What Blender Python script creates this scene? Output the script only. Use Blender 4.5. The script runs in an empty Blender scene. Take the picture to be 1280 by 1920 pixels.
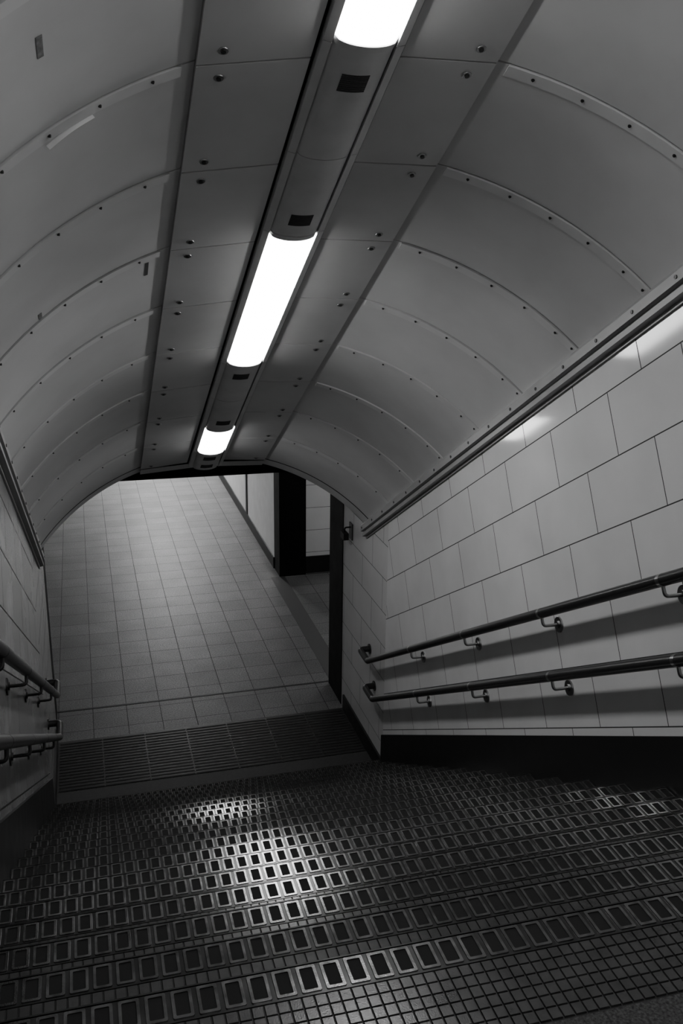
import bpy, math, random
from mathutils import Vector, Matrix
random.seed(4)
scene=bpy.context.scene
# ---------------- calibrated frame ----------------
TH=0.50733; CT,ST=math.cos(TH),math.sin(TH)
ZO=4.72                       # camera height above lower floor
W=2.40; XL=-0.45              # side walls
NC=1.565; XC=0.99; HS=0.538; HW=(W-XL)/2; XM=(W+XL)/2
NS=2.195; NL=2.225
C0=2.73; DC=0.655; CEND=8.12
SKW=0.10                      # vault joints run slightly askew in plan
RINGS=[C0+k*DC for k in range(-6,9)]
CSTART=RINGS[0]
NP=-0.308
G=0.3057; RISE=0.1699; NST=19
Y1=1.598; Z1=ZO-1.491         # top nosing
YB=Y1+(NST-1)*G               # last nosing
def S(x,c,n): return (x, c*CT+n*ST, -c*ST+n*CT+ZO)
def SK(x,c,n): return S(x,c+SKW*(1.53-x),n)
# ---------------- materials ----------------
def newmat(name):
    m=bpy.data.materials.new(name); m.use_nodes=True
    nt=m.node_tree; b=nt.nodes['Principled BSDF']; return m,nt,b
def plain(name,v,rough=.5,metal=0,noise=.15,nscale=6,bump=0,bscale=200,coat=0,spec=.5):
    m,nt,b=newmat(name)
    b.inputs['Roughness'].default_value=rough; b.inputs['Metallic'].default_value=metal
    b.inputs['Specular IOR Level'].default_value=spec
    if coat: b.inputs['Coat Weight'].default_value=coat
    tc=nt.nodes.new('ShaderNodeTexCoord')
    n=nt.nodes.new('ShaderNodeTexNoise'); n.inputs['Scale'].default_value=nscale; n.inputs['Detail'].default_value=6
    nt.links.new(tc.outputs['Object'],n.inputs['Vector'])
    r=nt.nodes.new('ShaderNodeMapRange'); r.inputs[1].default_value=.3; r.inputs[2].default_value=.7
    r.inputs[3].default_value=v*(1-noise); r.inputs[4].default_value=v*(1+noise)
    nt.links.new(n.outputs['Fac'],r.inputs[0]); nt.links.new(r.outputs[0],b.inputs['Base Color'])
    if noise>.02:
        r2=nt.nodes.new('ShaderNodeMapRange'); r2.inputs[3].default_value=rough*.85; r2.inputs[4].default_value=min(1,rough*1.15)
        nt.links.new(n.outputs['Fac'],r2.inputs[0]); nt.links.new(r2.outputs[0],b.inputs['Roughness'])
    if bump:
        n2=nt.nodes.new('ShaderNodeTexNoise'); n2.inputs['Scale'].default_value=bscale
        nt.links.new(tc.outputs['Object'],n2.inputs['Vector'])
        bp=nt.nodes.new('ShaderNodeBump'); bp.inputs['Strength'].default_value=bump; bp.inputs['Distance'].default_value=.002
        nt.links.new(n2.outputs['Fac'],bp.inputs['Height']); nt.links.new(bp.outputs[0],b.inputs['Normal'])
    return m
def tiled(name,v,w,h,offset,mortar,mv,rough,var=.05,grain=0,ox=0,oy=0,blotch=.94,spec=.5):
    m,nt,b=newmat(name)
    b.inputs['Specular IOR Level'].default_value=spec
    uv=nt.nodes.new('ShaderNodeUVMap')
    mp=nt.nodes.new('ShaderNodeMapping'); mp.inputs['Location'].default_value=(ox,oy,0)
    nt.links.new(uv.outputs[0],mp.inputs[0])
    br=nt.nodes.new('ShaderNodeTexBrick'); br.offset=offset; br.offset_frequency=2; br.squash=1
    br.inputs['Scale'].default_value=1; br.inputs['Brick Width'].default_value=w; br.inputs['Row Height'].default_value=h
    br.inputs['Mortar Size'].default_value=mortar; br.inputs['Mortar Smooth'].default_value=.1
    br.inputs['Color1'].default_value=(v*(1-var),)*3+(1,); br.inputs['Color2'].default_value=(v*(1+var),)*3+(1,)
    br.inputs['Mortar'].default_value=(mv,)*3+(1,)
    nt.links.new(mp.outputs[0],br.inputs['Vector'])
    n=nt.nodes.new('ShaderNodeTexNoise'); n.inputs['Scale'].default_value=2.2; n.inputs['Detail'].default_value=9
    nt.links.new(mp.outputs[0],n.inputs['Vector'])
    mx=nt.nodes.new('ShaderNodeMix'); mx.data_type='RGBA'; mx.blend_type='MULTIPLY'; mx.inputs[0].default_value=1
    r=nt.nodes.new('ShaderNodeMapRange'); r.inputs[1].default_value=.3; r.inputs[2].default_value=.7; r.inputs[3].default_value=blotch; r.inputs[4].default_value=1.03
    nt.links.new(n.outputs['Fac'],r.inputs[0])
    nt.links.new(br.outputs['Color'],mx.inputs[6]); nt.links.new(r.outputs[0],mx.inputs[7])
    last=mx.outputs[2]
    if grain:
        g=nt.nodes.new('ShaderNodeTexNoise'); g.inputs['Scale'].default_value=75; g.inputs['Detail'].default_value=4
        nt.links.new(mp.outputs[0],g.inputs['Vector'])
        rg=nt.nodes.new('ShaderNodeMapRange'); rg.inputs[1].default_value=.35; rg.inputs[2].default_value=.65; rg.inputs[3].default_value=1-grain; rg.inputs[4].default_value=1+grain
        nt.links.new(g.outputs['Fac'],rg.inputs[0])
        m2=nt.nodes.new('ShaderNodeMix'); m2.data_type='RGBA'; m2.blend_type='MULTIPLY'; m2.inputs[0].default_value=1
        nt.links.new(last,m2.inputs[6]); nt.links.new(rg.outputs[0],m2.inputs[7]); last=m2.outputs[2]
    nt.links.new(last,b.inputs['Base Color'])
    rr=nt.nodes.new('ShaderNodeMapRange'); rr.inputs[3].default_value=rough; rr.inputs[4].default_value=.8
    nt.links.new(br.outputs['Fac'],rr.inputs[0]); nt.links.new(rr.outputs[0],b.inputs['Roughness'])
    bp=nt.nodes.new('ShaderNodeBump'); bp.invert=True; bp.inputs['Strength'].default_value=.5; bp.inputs['Distance'].default_value=.003
    nt.links.new(br.outputs['Fac'],bp.inputs['Height']); nt.links.new(bp.outputs[0],b.inputs['Normal'])
    return m
def emis(name,s):
    m,nt,b=newmat(name); b.inputs['Base Color'].default_value=(.8,.8,.8,1)
    b.inputs['Emission Color'].default_value=(1,1,1,1); b.inputs['Emission Strength'].default_value=s; return m
M_PANEL=plain('enamel_panel',.58,.44,noise=.12,nscale=1.6)
M_FLANGE=plain('panel_flange_paint',.62,.36,noise=.08,nscale=4)
M_GAP=plain('shadow_gap',.006,.9)
M_HOUS=plain('light_housing_paint',.60,.3,noise=.10,nscale=5)
M_LAMP=emis('opal_diffuser',20.0)
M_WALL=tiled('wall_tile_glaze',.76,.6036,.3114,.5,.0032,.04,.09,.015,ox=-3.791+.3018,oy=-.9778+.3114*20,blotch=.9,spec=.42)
M_WALLD=tiled('wall_tile_dark',.27,.6036,.3114,.5,.0050,.02,.25,.04,ox=-3.791,oy=-.9778+.3114*20,blotch=.5,spec=.35)  # same tile layout in a darker, blotchier tone for the left walls
M_WALLH=tiled('wall_tile_glaze_level',.66,.6036,.3114,.5,.0032,.04,.12,.015,blotch=.9)
M_WALLP=tiled('passage_tile',.8,2.4,.33,0,.003,.05,.15,.01,ox=.9)
M_FLOOR=tiled('floor_terrazzo_tile',.135,.335,.335,0,.0034,.012,.5,.14,grain=.5,oy=.12,ox=.1,blotch=.65)
M_BLACK=plain('black_plinth',.010,.5,spec=.3)
M_BLACK2=plain('black_enamel',.004,.6,spec=.15)
M_TREAD=plain('dark_tread_rubber',.040,.24,noise=.3,nscale=14,bump=.12,bscale=300,spec=.8)
M_RISER=plain('dark_riser',.010,.7)
M_NFRAME=plain('worn_nosing_metal',.24,.20,metal=.95,noise=.4,nscale=30,bump=.12,bscale=250)
M_NBASE=plain('nosing_base_metal',.06,.25,metal=.7,noise=.3,nscale=20)
M_GRIT=plain('black_grit_insert',.010,.9,spec=.3)
M_CARPET=plain('coarse_mat',.045,.95,noise=.9,nscale=160,bump=.8,bscale=300)
M_RAIL=plain('dark_coated_rail',.02,.3,noise=.0,spec=.35)
M_STEEL=plain('brushed_steel',.32,.3,metal=1,noise=.02)
M_SCREW=plain('dark_fastener',.05,.4,metal=.7)
M_CORN=plain('cornice_metal',.30,.38,noise=.08)
M_TACT=plain('dark_tactile_rubber',.010,.4,noise=.2,nscale=30,spec=.4)
M_WHITE=plain('white_glass_panel',.9,.2,noise=.04)
M_TAPE=plain('dark_tape',.03,.6)
M_GREYTAPE=plain('tape_residue',.16,.6,noise=.4,nscale=60)
M_GLINT=plain('painted_glint_white',.98,.22,noise=.0,spec=1)  # near-white colour stands in for a highlight on the panel flange
M_VENT=plain('dark_louvre',.03,.6)
# ---------------- mesh helpers ----------------
COL=scene.collection
class B:
    def __init__(s): s.v=[];s.f=[];s.m=[];s.uv={}
    def add(s,vs,fs,mi=0):
        o=len(s.v); s.v+= [tuple(p) for p in vs]
        for f in fs: s.f.append(tuple(i+o for i in f)); s.m.append(mi)
        return o
    def hexa(s,p,mi=0,skip=()):
        fs=[(0,3,2,1),(4,5,6,7),(0,1,5,4),(1,2,6,5),(2,3,7,6),(3,0,4,7)]
        s.add(p,[f for i,f in enumerate(fs) if i not in skip],mi)
    def box(s,x0,x1,y0,y1,z0,z1,mi=0):
        s.hexa([(x0,y0,z0),(x1,y0,z0),(x1,y1,z0),(x0,y1,z0),(x0,y0,z1),(x1,y0,z1),(x1,y1,z1),(x0,y1,z1)],mi)
    def extr(s,prof,c0,c1,mi=0,closed=True,caps=True,F=None):
        F=F or S; k=len(prof)
        vs=[F(x,c0,n) for x,n in prof]+[F(x,c1,n) for x,n in prof]
        fs=[(i,(i+1)%k,(i+1)%k+k,i+k) for i in range(k if closed else k-1)]
        if caps and closed: fs+=[tuple(range(k))[::-1],tuple(range(k,2*k))]
        s.add(vs,fs,mi)
    def cyl(s,p,axis,r,h,seg=12,mi=0,r2=None):
        axis=Vector(axis).normalized(); q=axis.to_track_quat('Z','Y'); p=Vector(p); r2=r if r2 is None else r2
        vs=[p+q@Vector((r*math.cos(2*math.pi*i/seg),r*math.sin(2*math.pi*i/seg),0)) for i in range(seg)]
        vs+=[p+q@Vector((r2*math.cos(2*math.pi*i/seg),r2*math.sin(2*math.pi*i/seg),h)) for i in range(seg)]
        s.add(vs,[(i,(i+1)%seg,(i+1)%seg+seg,i+seg) for i in range(seg)]+[tuple(range(seg))[::-1],tuple(range(seg,2*seg))],mi)
    def tube(s,pts,r,seg=14,mi=0):
        pts=[Vector(p) for p in pts]; rings=[]; up=None
        for i,p in enumerate(pts):
            t=(pts[min(i+1,len(pts)-1)]-pts[max(i-1,0)]).normalized()
            if up is None: up=Vector((0,0,1)) if abs(t.z)<.9 else Vector((0,1,0))
            a=t.cross(up).normalized(); up=a.cross(t).normalized()
            rings.append([p+(a*math.cos(2*math.pi*j/seg)+up*math.sin(2*math.pi*j/seg))*r for j in range(seg)])
        vs=[v for rg in rings for v in rg]; fs=[]
        for i in range(len(rings)-1):
            for j in range(seg):
                fs.append((i*seg+j,(i+1)*seg+j,(i+1)*seg+(j+1)%seg,i*seg+(j+1)%seg))
        fs+=[tuple(range(seg)),tuple(range((len(rings)-1)*seg,len(rings)*seg))[::-1]]
        s.add(vs,fs,mi)
    def obj(s,name,mats,parent=None,smooth=False,uvf=None,origin=None,sharp=None):
        V=[Vector(v) for v in s.v]
        if origin is None:
            mn=Vector([min(v[i] for v in V) for i in range(3)]);mx=Vector([max(v[i] for v in V) for i in range(3)])
            o=Vector(((mn.x+mx.x)/2,(mn.y+mx.y)/2,mn.z))
        else: o=Vector(origin)
        me=bpy.data.meshes.new(name); me.from_pydata([v-o for v in V],[],s.f)
        for m in (mats if isinstance(mats,(list,tuple)) else [mats]): me.materials.append(m)
        me.polygons.foreach_set('material_index',s.m)
        if uvf:
            ul=me.uv_layers.new(name='UVMap')
            for lp in me.loops:
                ul.data[lp.index].uv=uvf(V[lp.vertex_index])
        import bmesh
        bm=bmesh.new(); bm.from_mesh(me); bmesh.ops.recalc_face_normals(bm,faces=bm.faces); bm.to_mesh(me); bm.free()
        if smooth:
            me.polygons.foreach_set('use_smooth',[True]*len(me.polygons))
            me.set_sharp_from_angle(angle=math.radians(sharp or 35))
        ob=bpy.data.objects.new(name,me); ob.location=o; COL.objects.link(ob)
        if parent:
            ob.parent=parent; ob.location=o-parent.location
        return ob
def empty(name,loc):
    e=bpy.data.objects.new(name,None); e.location=loc; e.empty_display_size=.1; COL.objects.link(e); return e
def tag(o,label,cat,group=None,kind=None):
    o['label']=label; o['category']=cat
    if group: o['group']=group
    if kind: o['kind']=kind
def struct(o,label=None,cat=None):
    o['kind']='structure'
    if label: o['label']=label
    if cat: o['category']=cat
def uv_slope(v):   # (c, n)
    z=v.z-ZO; return (v.y*CT-z*ST, v.y*ST+z*CT)
def uv_floor(v): return (v.x,v.y)
def uv_yz(v): return (v.y,v.z)
def uv_xz(v): return (v.x,v.z)
# ---------------- walls ----------------
YTOP=-1.6
def zsl(y,n):
    c=(y-n*ST)/CT; return -c*ST+n*CT+ZO
def sidewall(name,x,th,lab,mat):
    b=B(); ye=YB+.02
    ptsYZ=[(YTOP,0),(ye,0),(ye,zsl(ye,NC)),(YTOP,zsl(YTOP,NC))]
    vs=[(x,y,z) for y,z in ptsYZ]+[(x+th,y,z) for y,z in ptsYZ]
    b.add(vs,[(0,1,2,3),(7,6,5,4),(0,4,5,1),(1,5,6,2),(2,6,7,3),(3,7,4,0)])
    o=b.obj(name,mat,uvf=uv_slope); struct(o,lab,'wall'); return o
sidewall('wall_right',W,.12,'cream glazed tile wall in running bond above the stair',M_WALL)
sidewall('wall_left',XL,-.12,'dark glazed tile wall in running bond beside the stair',M_WALLD)
YPO=9.0
def landwall(name,x,th,mat):
    b=B(); ya=YB+.02
    yk=S(0,CEND,NC)[1]
    P=[(ya,0),(YPO,0),(YPO,2.9),(yk,2.9),(yk,zsl(yk,NC)),(ya,zsl(ya,NC))]
    vs=[(x,y,z) for y,z in P]+[(x+th,y,z) for y,z in P]; k=6
    b.add(vs,[tuple(range(6)),tuple(range(6,12))[::-1]]+[(i,(i+1)%k,(i+1)%k+k,i+k) for i in range(k)])
    o=b.obj(name,mat,uvf=uv_yz); struct(o,'glazed tile wall beside the lower landing','wall')
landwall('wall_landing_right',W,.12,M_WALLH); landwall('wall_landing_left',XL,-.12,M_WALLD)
b=B(); b.box(XL-.12,W+.12,YTOP-.12,YTOP,Z1-.2,8.6); struct(b.obj('wall_back',M_WALLH,uvf=uv_xz),'tiled wall closing the upper landing','wall')
b=B(); b.box(-4.0,7.0,YB,26,-.15,0); struct(b.obj('floor',M_FLOOR,uvf=uv_floor),'speckled square floor tiles of the lower concourse','floor')
FT=.275
b=B(); b.box(XL,W,YTOP,Y1-FT,Z1-.2,Z1); struct(b.obj('floor_upper',M_CARPET),'coarse dark mat at the stair head','floor')
b=B(); b.box(XL+.018,W-.018,YB+.005,7.53,0,.003); struct(b.obj('trim_9',plain('dark_stone_strip',.03,.6,noise=.3,nscale=40,spec=.3)),'dark stone strip at the stair foot','floor strip')
# ---------------- baseboards ----------------
def plinth(name,x,sg):
    b=B(); t=.018*sg
    yb=YB+.02
    P=[(YTOP,Z1),(Y1-.3,Z1),(yb,0.0),(yb,zsl(yb,NP)),(YTOP,zsl(YTOP,NP))]
    vs=[(x-t,y,z) for y,z in P]+[(x+.0,y,z) for y,z in P]; k=5
    b.add(vs,[tuple(range(k)),tuple(range(k,2*k))[::-1]]+[(i,(i+1)%k,(i+1)%k+k,i+k) for i in range(k)])
    b.box(min(x-t,x),max(x-t,x),yb,YPO-.6,0,.16)
    struct(b.obj(name,M_BLACK),'black plinth along the stair wall','baseboard')
plinth('baseboard_right',W,1); plinth('baseboard_left',XL,-1)
# ---------------- ceiling ----------------
STEPN=.018
h=NS+STEPN-NC; kk=(HW**2-.54**2-h*h)/(2*h); RR=math.sqrt(HW**2+kk**2)
SEAMX={-1:XC-HS,1:XC+HS}
A0={sg:math.acos((abs(SEAMX[sg]-XM)+.002)/RR) for sg in (-1,1)}
a1=math.atan2(kk,HW)
def arc(sg,off=0,N=18,t0=0,t1=1):
    out=[]; a0=A0[sg]
    for i in range(N+1):
        a=a0+(a1-a0)*(t0+(t1-t0)*i/N)
        out.append((XM+sg*(RR+off)*math.cos(a), NC-kk+(RR+off)*math.sin(a)))
    return out
b=B(); g=.0042; FH=.007
for sg in (-1,1):
    prof=arc(sg); back=arc(sg,.02)
    for k in range(len(RINGS)-1):
        c0,c1=RINGS[k]+g,RINGS[k+1]-g
        n=len(prof)
        vs=[SK(x,c0,y) for x,y in prof]+[SK(x,c1,y) for x,y in prof]+[SK(x,c0,y) for x,y in back]+[SK(x,c1,y) for x,y in back]
        fs=[]
        for i in range(n-1):
            fs+=[(i,i+1,n+i+1,n+i),(2*n+i,3*n+i,3*n+i+1,2*n+i+1),(i,2*n+i,2*n+i+1,i+1),(n+i,n+i+1,3*n+i+1,3*n+i)]
        fs+=[(0,n,3*n,2*n),(n-1,3*n-1,4*n-1,2*n-1)]
        b.add(vs,fs,0)
        fl=arc(sg,-FH,N=18,t0=.045,t1=.985); fb=arc(sg,.0,N=18,t0=.045,t1=.985)
        cf0,cf1=RINGS[k]+g,RINGS[k]+.056
        vs=[SK(x,cf0,y) for x,y in fl]+[SK(x,cf1,y) for x,y in fl]+[SK(x,cf0,y) for x,y in fb]+[SK(x,cf1+.007,y) for x,y in fb]
        n=len(fl);fs=[]
        for i in range(n-1):
            fs+=[(i,i+1,n+i+1,n+i),(i,2*n+i,2*n+i+1,i+1),(n+i,n+i+1,3*n+i+1,3*n+i)]
        fs+=[(0,n,3*n,2*n),(n-1,3*n-1,4*n-1,2*n-1)]
        b.add(vs,fs,1)
        xs,xl=SEAMX[sg],(1.175 if sg>0 else .852)
        d=.02
        b.hexa([SK(xs,c0,NS),SK(xl,c0,NL),SK(xl,c1,NL),SK(xs,c1,NS),SK(xs,c0,NS+d+.03),SK(xl,c0,NL+d),SK(xl,c1,NL+d),SK(xs,c1,NS+d+.03)],0)
vb=arc(-1,.03)[::-1]+arc(1,.03)
b.extr([(XL-.03,NC-.05)]+vb+[(W+.03,NC-.05)]+[(W+.03,NC-.05)],CSTART,CEND-.01,2,closed=False,F=SK)
li=arc(-1,-.004)[::-1]; ri=arc(1,-.004)
inner=li+[(SEAMX[-1],NS-.004),(XC,NL-.004),(SEAMX[1],NS-.004)]+ri
outer=arc(-1,.10)[::-1]+[(XC,NL+.12)]*3+arc(1,.10)
k=len(inner)
c0,c1=RINGS[-1]+.004,CEND
vs=[SK(x,c0,y) for x,y in inner]+[SK(x,c1,y) for x,y in inner]+[SK(x,c1,y) for x,y in outer]
fs=[]
for i in range(k-1): fs+=[(i,i+1,k+i+1,k+i),(k+i,k+i+1,2*k+i+1,2*k+i)]
b.add(vs,fs,0)
ceil=b.obj('ceiling',[M_PANEL,M_FLANGE,M_GAP],smooth=True,sharp=20)
struct(ceil,'vaulted ceiling of grey enamelled panels following the stair slope','ceiling')
def bolt(x,c,n,r,name,nrm):
    b=B(); p=Vector(SK(x,c,n)); a=Vector(nrm)
    b.cyl(p,a,r,.003,14,0,r*.92); b.cyl(p+a.normalized()*.003,a,r*.5,.004,8,1)
    b.obj(name,[M_STEEL if name=='bolt' else M_SCREW,M_SCREW],parent=ceil)
ndown=Vector(S(0,0,0))-Vector(S(0,0,1))
for k in range(3,len(RINGS)):
    for sg in (-1,1):
        x=SEAMX[sg]-sg*.085; n=NS+.03*.085/(abs(SEAMX[sg]-XC))
        for dcc in (-.07,.07):
            if k==len(RINGS)-1 and dcc>0: continue
            bolt(x,RINGS[k]+dcc,n,.019,'bolt',ndown)
for k in range(4,len(RINGS)-1):
    for sg in (-1,1):
        for t in (.14,.32,.5,.68,.86,.965)[: (6 if k<12 else 5)]:
            a=A0[sg]+(a1-A0[sg])*t
            x=XM+sg*(RR-FH)*math.cos(a); n=NC-kk+(RR-FH)*math.sin(a)
            nv=Vector((-sg*math.cos(a),-math.sin(a)*ST,-math.sin(a)*CT))
            bolt(x,RINGS[k]+.030,n,.0070,'screw',nv)
def mark(sg,t,c,w,l,mat,lab):
    a=A0[sg]+(a1-A0[sg])*t; da=w/RR/2
    b=B(); vs=[]
    for rr in (RR-.002,RR-.0005):
        for (aa,cc) in ((a-da,c),(a+da,c),(a+da,c+l),(a-da,c+l)):
            vs.append(S(XM+sg*rr*math.cos(aa),cc,NC-kk+rr*math.sin(aa)))
    b.hexa(vs); o=b.obj('tape_or_glint',mat); tag(o,lab,'tape')
mark(-1,.50,2.45,.022,.09,M_GREYTAPE,'small grey tape residue stuck on a curved ceiling panel')
mark(-1,.10,4.24,.018,.13,M_TAPE,'narrow black tape strip stuck on a curved ceiling panel')
mark(-1,.62,4.15,.02,.05,M_GREYTAPE,'short faded tape residue on a curved ceiling panel')
# near-white sliver painting in a specular glint below the first joint
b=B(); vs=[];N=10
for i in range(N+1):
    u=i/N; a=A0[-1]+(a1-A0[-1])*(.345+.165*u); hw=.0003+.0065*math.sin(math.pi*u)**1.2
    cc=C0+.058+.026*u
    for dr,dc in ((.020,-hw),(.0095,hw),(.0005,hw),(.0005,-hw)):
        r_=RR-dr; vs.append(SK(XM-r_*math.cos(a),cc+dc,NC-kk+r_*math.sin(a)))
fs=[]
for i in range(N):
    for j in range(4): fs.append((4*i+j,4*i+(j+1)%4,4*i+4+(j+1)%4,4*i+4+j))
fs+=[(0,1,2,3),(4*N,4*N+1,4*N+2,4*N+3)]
b.add(vs,fs); tag(b.obj('tape_or_glint',M_GLINT),'white sliver painted in as a bright glint along a ceiling panel joint','tape')
# ---------------- cornice trims ----------------
for nm,x,sg in (('trim_1',W,-1),('trim_2',XL,1)):
    b=B()
    prof=[(x,NC+.02),(x+sg*.035,NC+.0),(x+sg*.05,NC-.02),(x+sg*.052,NC-.065),(x+sg*.03,NC-.07),(x+sg*.03,NC-.082),(x+sg*.042,NC-.086),(x+sg*.042,NC-.112),(x+sg*.012,NC-.118),(x+sg*.012,NC-.135),(x,NC-.135)]
    b.extr(prof,CSTART,CEND,F=SK)
    o=b.obj(nm,M_CORN,smooth=True,sharp=25); struct(o,'stepped metal cornice where vault meets tiles','trim')
    for k in range(4,len(RINGS)):
        for dd in (.1,.42):
            if RINGS[k]+dd>CEND: continue
            bb=B(); bb.cyl(SK(x+sg*.051,RINGS[k]+dd,NC-.042),(sg,0,0),.009,.004,10); bb.obj('screw',M_SCREW,parent=o)
# ---------------- luminaires ----------------
LX=1.018; SAG=.041
def tubeprof(hw,sag,n0,N=14):
    return [(LX-hw+2*hw*i/N, n0-sag*math.sqrt(max(0,1-((2*i/N-1)**2)))) for i in range(N+1)]
def cprof(hw,sag,n0,up): 
    p=tubeprof(hw,sag,n0); return p+[(LX+hw,up),(LX-hw,up)]
NB=NL+.0
def housing_body(b,c0,c1):
    b.extr([(LX-.148,NB-.014),(LX-.117,NB-.022),(LX-.117,NB+.05),(LX-.148,NB+.05)],c0,c1)
    b.extr([(LX+.117,NB-.022),(LX+.148,NB-.014),(LX+.148,NB+.05),(LX+.117,NB+.05)],c0,c1)
def luminaire(c0,c1,lab):
    e=empty('strip_light',S(LX,(c0+c1)/2,NB)); tag(e,lab,'light fixture','strip lights along the vault crown')
    b=B(); housing_body(b,c0+.002,c1-.002); b.obj('housing',M_HOUS,parent=e)
    b=B(); b.extr(cprof(.112,SAG,NB-.008,NB+.03),c0+.03,c1-.03); b.obj('diffuser',M_LAMP,parent=e,smooth=True)
    for a,bb_ in ((c0,c0+.03),(c1-.03,c1)):
        b=B(); b.extr(cprof(.1165,SAG+.006,NB-.008,NB+.03),a+.001,bb_-.001); b.obj('end_ring',M_HOUS,parent=e,smooth=True)
def cover(c0,c1,vents,lab):
    e=empty('blank_cover',S(LX,(c0+c1)/2,NB)); tag(e,lab,'light trunking cover','blank covers between the strip lights')
    b=B(); housing_body(b,c0+.002,c1-.002)
    b.extr(cprof(.1140,SAG,NB-.008,NB+.03),c0+.003,c1-.003); b.obj('body',M_HOUS,parent=e,smooth=True)
    for vc in vents:
        b=B(); ww=.052
        for i in range(9):
            cc=vc-.045+i*.0105
            pr=[]
            for j in range(7):
                x=-ww+2*ww*j/6; pr.append((LX+x, NB-.0085-(SAG+.0015)*math.sqrt(1-(x/.1140)**2)))
            pr2=[(x,n+.01) for x,n in pr[::-1]]
            b.extr(pr+pr2,cc,cc+.0075,0)
        b.obj('vent',M_VENT,parent=e)
luminaire(-1.95,-.33,'illuminated opal strip light on the vault crown')
luminaire(1.04,2.69,'bright opal strip light above the stair head')
luminaire(3.97,5.65,'bright opal strip light midway down the vault')
luminaire(6.98,7.66,'short bright opal strip light above the stair foot')
cover(-.33,.355,[-.15],'grey painted cover with dark louvre vent')
cover(.355,1.04,[.86],'grey painted cover with dark louvre vent')
cover(2.69,3.34,[2.86],'grey painted cover with dark louvre vent, scuffed')
cover(3.34,3.97,[3.82],'grey painted cover with dark louvre vent')
cover(5.65,6.31,[5.82],'grey painted cover with dark louvre vent')
cover(6.31,6.98,[6.80],'grey painted cover with dark louvre vent')
cover(7.66,8.14,[7.78,8.02],'short grey cover with dark louvre vents at the vault end')
# ---------------- staircase ----------------
st=empty('staircase',(XM,(Y1+YB)/2,0)); tag(st,'dark stone stair with metal-framed anti-slip nosings','staircase')
PITCH=.0521; nc=int((W-XL-.036)/PITCH); xs0=XL+.018+((W-XL-.036)-nc*PITCH)/2
def rr(cx,cy,hx,hy,r,z,N=3):
    pts=[]
    for (sx,sy,a) in ((1,1,0),(-1,1,90),(-1,-1,180),(1,-1,270)):
        for i in range(N):
            t=math.radians(a+90*i/(N-1)); pts.append((cx+sx*(hx-r)+r*math.cos(t),cy+sy*(hy-r)+r*math.sin(t),z))
    return pts
for k in range(NST):
    yn=Y1+k*G; z=Z1-k*RISE
    y0=yn-G if k else yn-FT
    b=B()
    zb=max(0.0,z-RISE-.25)
    b.box(XL+.018,W-.018,y0-.0,yn-.004,zb if k<NST-1 else 0,z-.004,1)
    rows=6; ya,yb_=y0+.006,yn-.088; ph=(yb_-ya)/rows
    for i in range(nc*2):
        for j in range(rows):
            xa=xs0+i*PITCH/2+.0011; xb=xa+PITCH/2-.0022; p0=ya+j*ph+.0011; p1=p0+ph-.0022; e=.0012
            vs=[(xa,p0,z-.004),(xb,p0,z-.004),(xb,p1,z-.004),(xa,p1,z-.004),(xa+e,p0+e,z),(xb-e,p0+e,z),(xb-e,p1-e,z),(xa+e,p1-e,z)]
            b.add(vs,[(4,5,6,7),(0,1,5,4),(1,2,6,5),(2,3,7,6),(3,0,4,7)],0)
    so=b.obj('step',[M_TREAD,M_RISER],parent=st)
    b=B()
    b.box(XL+.02,W-.02,yn-.086,yn,z-.004,z-.001,0)
    b.box(XL+.02,W-.02,yn-.0035,yn+.004,z-.035,z-.001,0)
    for i in range(nc):
        cx=xs0+(i+.5)*PITCH; cy=yn-.043
        o4=rr(cx,cy,.0208,.0365,.0035,z+.0014); i4=rr(cx,cy,.0143,.0295,.0025,z+.0014); ob=rr(cx,cy,.0214,.0371,.0035,z-.001); ib=rr(cx,cy,.0141,.0293,.0025,z-.0012)
        n=len(o4)
        fs=[]
        for q in range(n):
            w=(q+1)%n
            fs+=[(q,w,n+w,n+q),(q,2*n+q,2*n+w,w),(n+q,n+w,3*n+w,3*n+q)]
        b.add(o4+i4+ob+ib,fs,1)
        b.add([(x,y,zz+.0006) for x,y,zz in ib],[tuple(range(n))],2)
    o=b.obj('nosing',[M_NBASE,M_NFRAME,M_GRIT],parent=None)
    o.parent=so; o.location=Vector(o.location)-Vector(so.location)-Vector(st.location)
# ---------------- tactile paving ----------------
b=B(); b.box(XL+.02,W-.02,7.54,8.41,0.0,.004)
y=7.57
while y<8.39:
    for i in range(7):
        xa=XL+.03+i*(W-XL-.06)/7+.006; xb=XL+.03+(i+1)*(W-XL-.06)/7-.006
        b.hexa([(xa,y-.014,.004),(xb,y-.014,.004),(xb,y+.014,.004),(xa,y+.014,.004),(xa,y-.008,.010),(xb,y-.008,.010),(xb,y+.008,.010),(xa,y+.008,.010)])
    y+=.05
tag(b.obj('tactile_paving',M_TACT),'dark ribbed corduroy warning strip across the landing','tactile paving')
b=B(); b.box(XL,W,9.02,9.045,0,.003); struct(b.obj('trim_3',M_BLACK),'black movement joint across the floor','floor joint')
b=B(); b.box(2.42,2.62,9.05,12.34,0,.003); struct(b.obj('trim_4',plain('dark_floor_band',.035,.55)),'dark floor border across the side passage','floor border')
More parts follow.
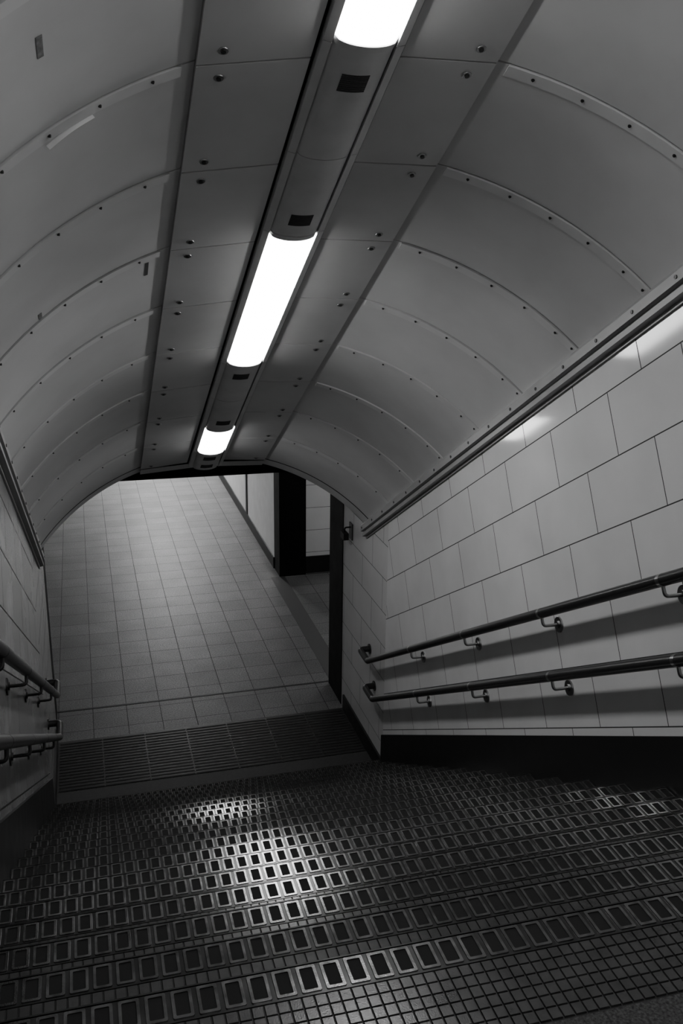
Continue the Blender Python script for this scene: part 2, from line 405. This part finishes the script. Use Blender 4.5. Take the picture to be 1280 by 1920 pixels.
# ---------------- portal ----------------
b=B(); b.box(W-.008,W+.3,8.50,9.0,0,3.0); struct(b.obj('trim_5',M_BLACK2),'black enamel jamb of the portal','door jamb')
b=B(); b.box(XL-.3,XL+.002,8.70,9.0,0,3.0); struct(b.obj('trim_6',M_BLACK2),'black enamel jamb of the portal','door jamb')
b=B(); b.box(XL-.3,W+.3,8.80,9.0,2.445,3.2); struct(b.obj('trim_7',M_BLACK2),'black lintel across the foot of the vault','lintel')
b=B(); b.box(XL-.3,W+.3,7.7,8.8,3.1,3.2); struct(b.obj('ceiling_landing',M_BLACK2),'dark soffit between vault and lintel','ceiling')
# ---------------- concourse ----------------
XR=2.546; YP=12.34
b=B(); b.box(-4.12,7.0,9.0,26,3.0,3.1); struct(b.obj('ceiling_concourse',M_PANEL),'plain ceiling of the concourse','ceiling')
b=B(); b.box(XR,XR+.12,YP+.37,26,0,3.0); struct(b.obj('wall_concourse',M_WHITE),'white panel wall of the concourse','wall')
b=B(); b.box(XR,XR+.385,YP,YP+.37,0,3.0); struct(b.obj('trim_8',M_BLACK2),'black square pillar at the passage corner','pillar')
b=B(); b.box(XR+.385,7.0,YP+.02,YP+.14,0,3.0); struct(b.obj('wall_passage',M_WALLP,uvf=uv_xz),'white tiled wall of the side passage','wall')
b=B(); b.box(XR+.385,7.0,YP-.005,YP+.02,.02,.27); struct(b.obj('baseboard_passage',M_BLACK),'black skirting in the side passage','baseboard')
b=B(); b.box(XR-.015,XR,YP+.37,26,0,.17); b.box(XR-.012,XR,YP+2.6,YP+2.72,.17,3.0); b.box(XR-.012,XR,YP+6.2,YP+6.3,.17,3.0)
struct(b.obj('baseboard_concourse',M_BLACK),'black skirting and uprights on white panels','baseboard')
b=B(); b.box(-4.12,-4.0,9.0,26,0,3.0); struct(b.obj('wall_concourse_left',M_WALLH,uvf=uv_yz),'tiled concourse wall','wall')
b=B(); b.box(-4.12,7.0,26,26.12,0,3.0); struct(b.obj('wall_concourse_end',M_WALLH,uvf=uv_xz),'tiled wall at the concourse end','wall')
b=B(); b.box(-4.12,XL-.12,8.88,9.0,0,3.0); struct(b.obj('wall_concourse_front',M_WALLH,uvf=uv_xz),'tiled wall beside the portal','wall')
b=B(); b.box(W+.12,7.0,8.88,9.0,0,3.0); struct(b.obj('wall_passage_front',M_WALLH,uvf=uv_xz),'tiled wall beside the portal','wall')
b=B(); b.box(7.0,7.12,8.88,26,0,3.0); struct(b.obj('wall_passage_end',M_WALLH,uvf=uv_yz),'tiled wall at the passage end','wall')
M_L2=emis('concourse_diffuser',95)
M_L3=emis('passage_diffuser',42)
for (x,y,l) in ((1.5,18.2,2.4),(1.5,22,2.4),(4.6,11.5,1.0)):
    e=empty('ceiling_light',(x,y,2.9)); tag(e,'recessed linear ceiling light in the concourse','light fixture','concourse ceiling lights')
    b=B(); b.box(x-.15,x+.15,y-l/2,y+l/2,2.95,3.0); b.obj('housing',M_HOUS,parent=e)
    b=B(); b.box(x-.11,x+.11,y-l/2+.04,y+l/2-.04,2.93,2.949); b.obj('diffuser',M_L2 if y>12 else M_L3,parent=e)
# ---------------- handrails ----------------
def path(pts,rad=.05,N=7):
    pts=[Vector(p) for p in pts]; out=[pts[0]]
    for i in range(1,len(pts)-1):
        a,b_,c=pts[i-1],pts[i],pts[i+1]
        u=(a-b_).normalized(); v=(c-b_).normalized(); ang=u.angle(v)
        d=min(rad/math.tan(ang/2),(a-b_).length*.45,(c-b_).length*.45)
        p0=b_+u*d;p1=b_+v*d
        for j in range(N+1):
            t=j/N; out.append((1-t)**2*p0+2*t*(1-t)*b_+t*t*p1)
    out.append(pts[-1]); return out
RRAIL=.028
def handrail(xw,sg,n,ce,lab,brk,mat):
    x=xw+sg*.095
    E=Vector(S(x,ce,n)); ext=E+Vector((0,.24,0))
    e=empty('handrail',S(x,4,n)); tag(e,lab,'handrail','stair handrails')
    b=B(); b.tube(path([S(x,-.9,n),E,ext,Vector((xw+sg*.006,ext.y,ext.z))],.06),RRAIL,20)
    b.obj('rail',M_RAIL,parent=e,smooth=True,sharp=50)
    b=B(); b.cyl((xw,ext.y,ext.z),(sg,0,0),.046,.010,20); b.obj('end_flange',M_SCREW,parent=e,smooth=True)
    for c in brk:
        b=B(); ns=n-.07
        b.cyl(S(xw,c,ns),(sg,0,0),.044,.008,24,0,.042); b.cyl(Vector(S(xw,c,ns))+Vector((sg*.008,0,0)),(sg,0,0),.020,.008,14)
        top=S(x,c,n-RRAIL+.001)
        b.tube(path([Vector(S(xw,c,ns))+Vector((sg*.01,0,0)),S(x,c,ns),top],.03,6),.0085,12)
        b.obj('bracket',mat,parent=e,smooth=True,sharp=40)
        b=B(); p=Vector(S(x,c-.012,n)); q=Vector(S(x,c+.012,n)); b.tube([p,q],RRAIL+.0006,20); b.obj('collar',mat,parent=e,smooth=True,sharp=50)
cs=[1.25,2.37,3.49,4.65,5.80,6.93]
handrail(W,-1,.349,8.18,'upper dark tubular handrail on steel wall brackets, cream tile wall',cs,M_STEEL)
handrail(W,-1,.012,8.18,'lower dark tubular handrail on steel wall brackets, cream tile wall',cs,M_STEEL)
handrail(XL,1,.349,8.18,'upper dark tubular handrail on steel brackets, dark tile wall',[c+.3 for c in cs],M_SCREW)
handrail(XL,1,.012,8.18,'lower dark tubular handrail on steel brackets, dark tile wall',[c+.3 for c in cs],M_SCREW)
# ---------------- small wall device ----------------
e=empty('wall_sensor',(W-.03,8.22,1.98)); tag(e,'small dark sensor box on a wall bracket near the portal','sensor')
b=B(); b.box(W-.012,W,8.17,8.27,1.9,2.06); b.obj('back_plate',M_SCREW,parent=e)
b=B(); b.tube(path([(W-.01,8.22,2.02),(W-.07,8.22,2.02),(W-.07,8.22,1.97)],.02),.008,8); b.box(W-.095,W-.045,8.16,8.28,1.91,1.975); b.obj('body',M_BLACK,parent=e)
# ---------------- world & camera ----------------
w=bpy.data.worlds.new('World'); scene.world=w; w.use_nodes=True
w.node_tree.nodes['Background'].inputs[0].default_value=(0,0,0,1); w.node_tree.nodes['Background'].inputs[1].default_value=0
f,yaw,pit,rol=1763.66,.2725,.28961,-.01261
fwd=Vector((math.sin(yaw)*math.cos(pit),math.cos(yaw)*math.cos(pit),-math.sin(pit)))
r0=Vector((math.cos(yaw),-math.sin(yaw),0)); d0=fwd.cross(r0)
r2=r0*math.cos(rol)+d0*math.sin(rol); d2=d0*math.cos(rol)-r0*math.sin(rol)
cam=bpy.data.cameras.new('Camera'); co=bpy.data.objects.new('Camera',cam); COL.objects.link(co)
u,bk=-d2,-fwd
co.matrix_world=Matrix(((r2.x,u.x,bk.x,0),(r2.y,u.y,bk.y,0),(r2.z,u.z,bk.z,ZO),(0,0,0,1)))
cam.sensor_fit='VERTICAL'; cam.sensor_height=36; cam.sensor_width=24; cam.lens=36*f/1920; cam.clip_start=.02
scene.camera=co
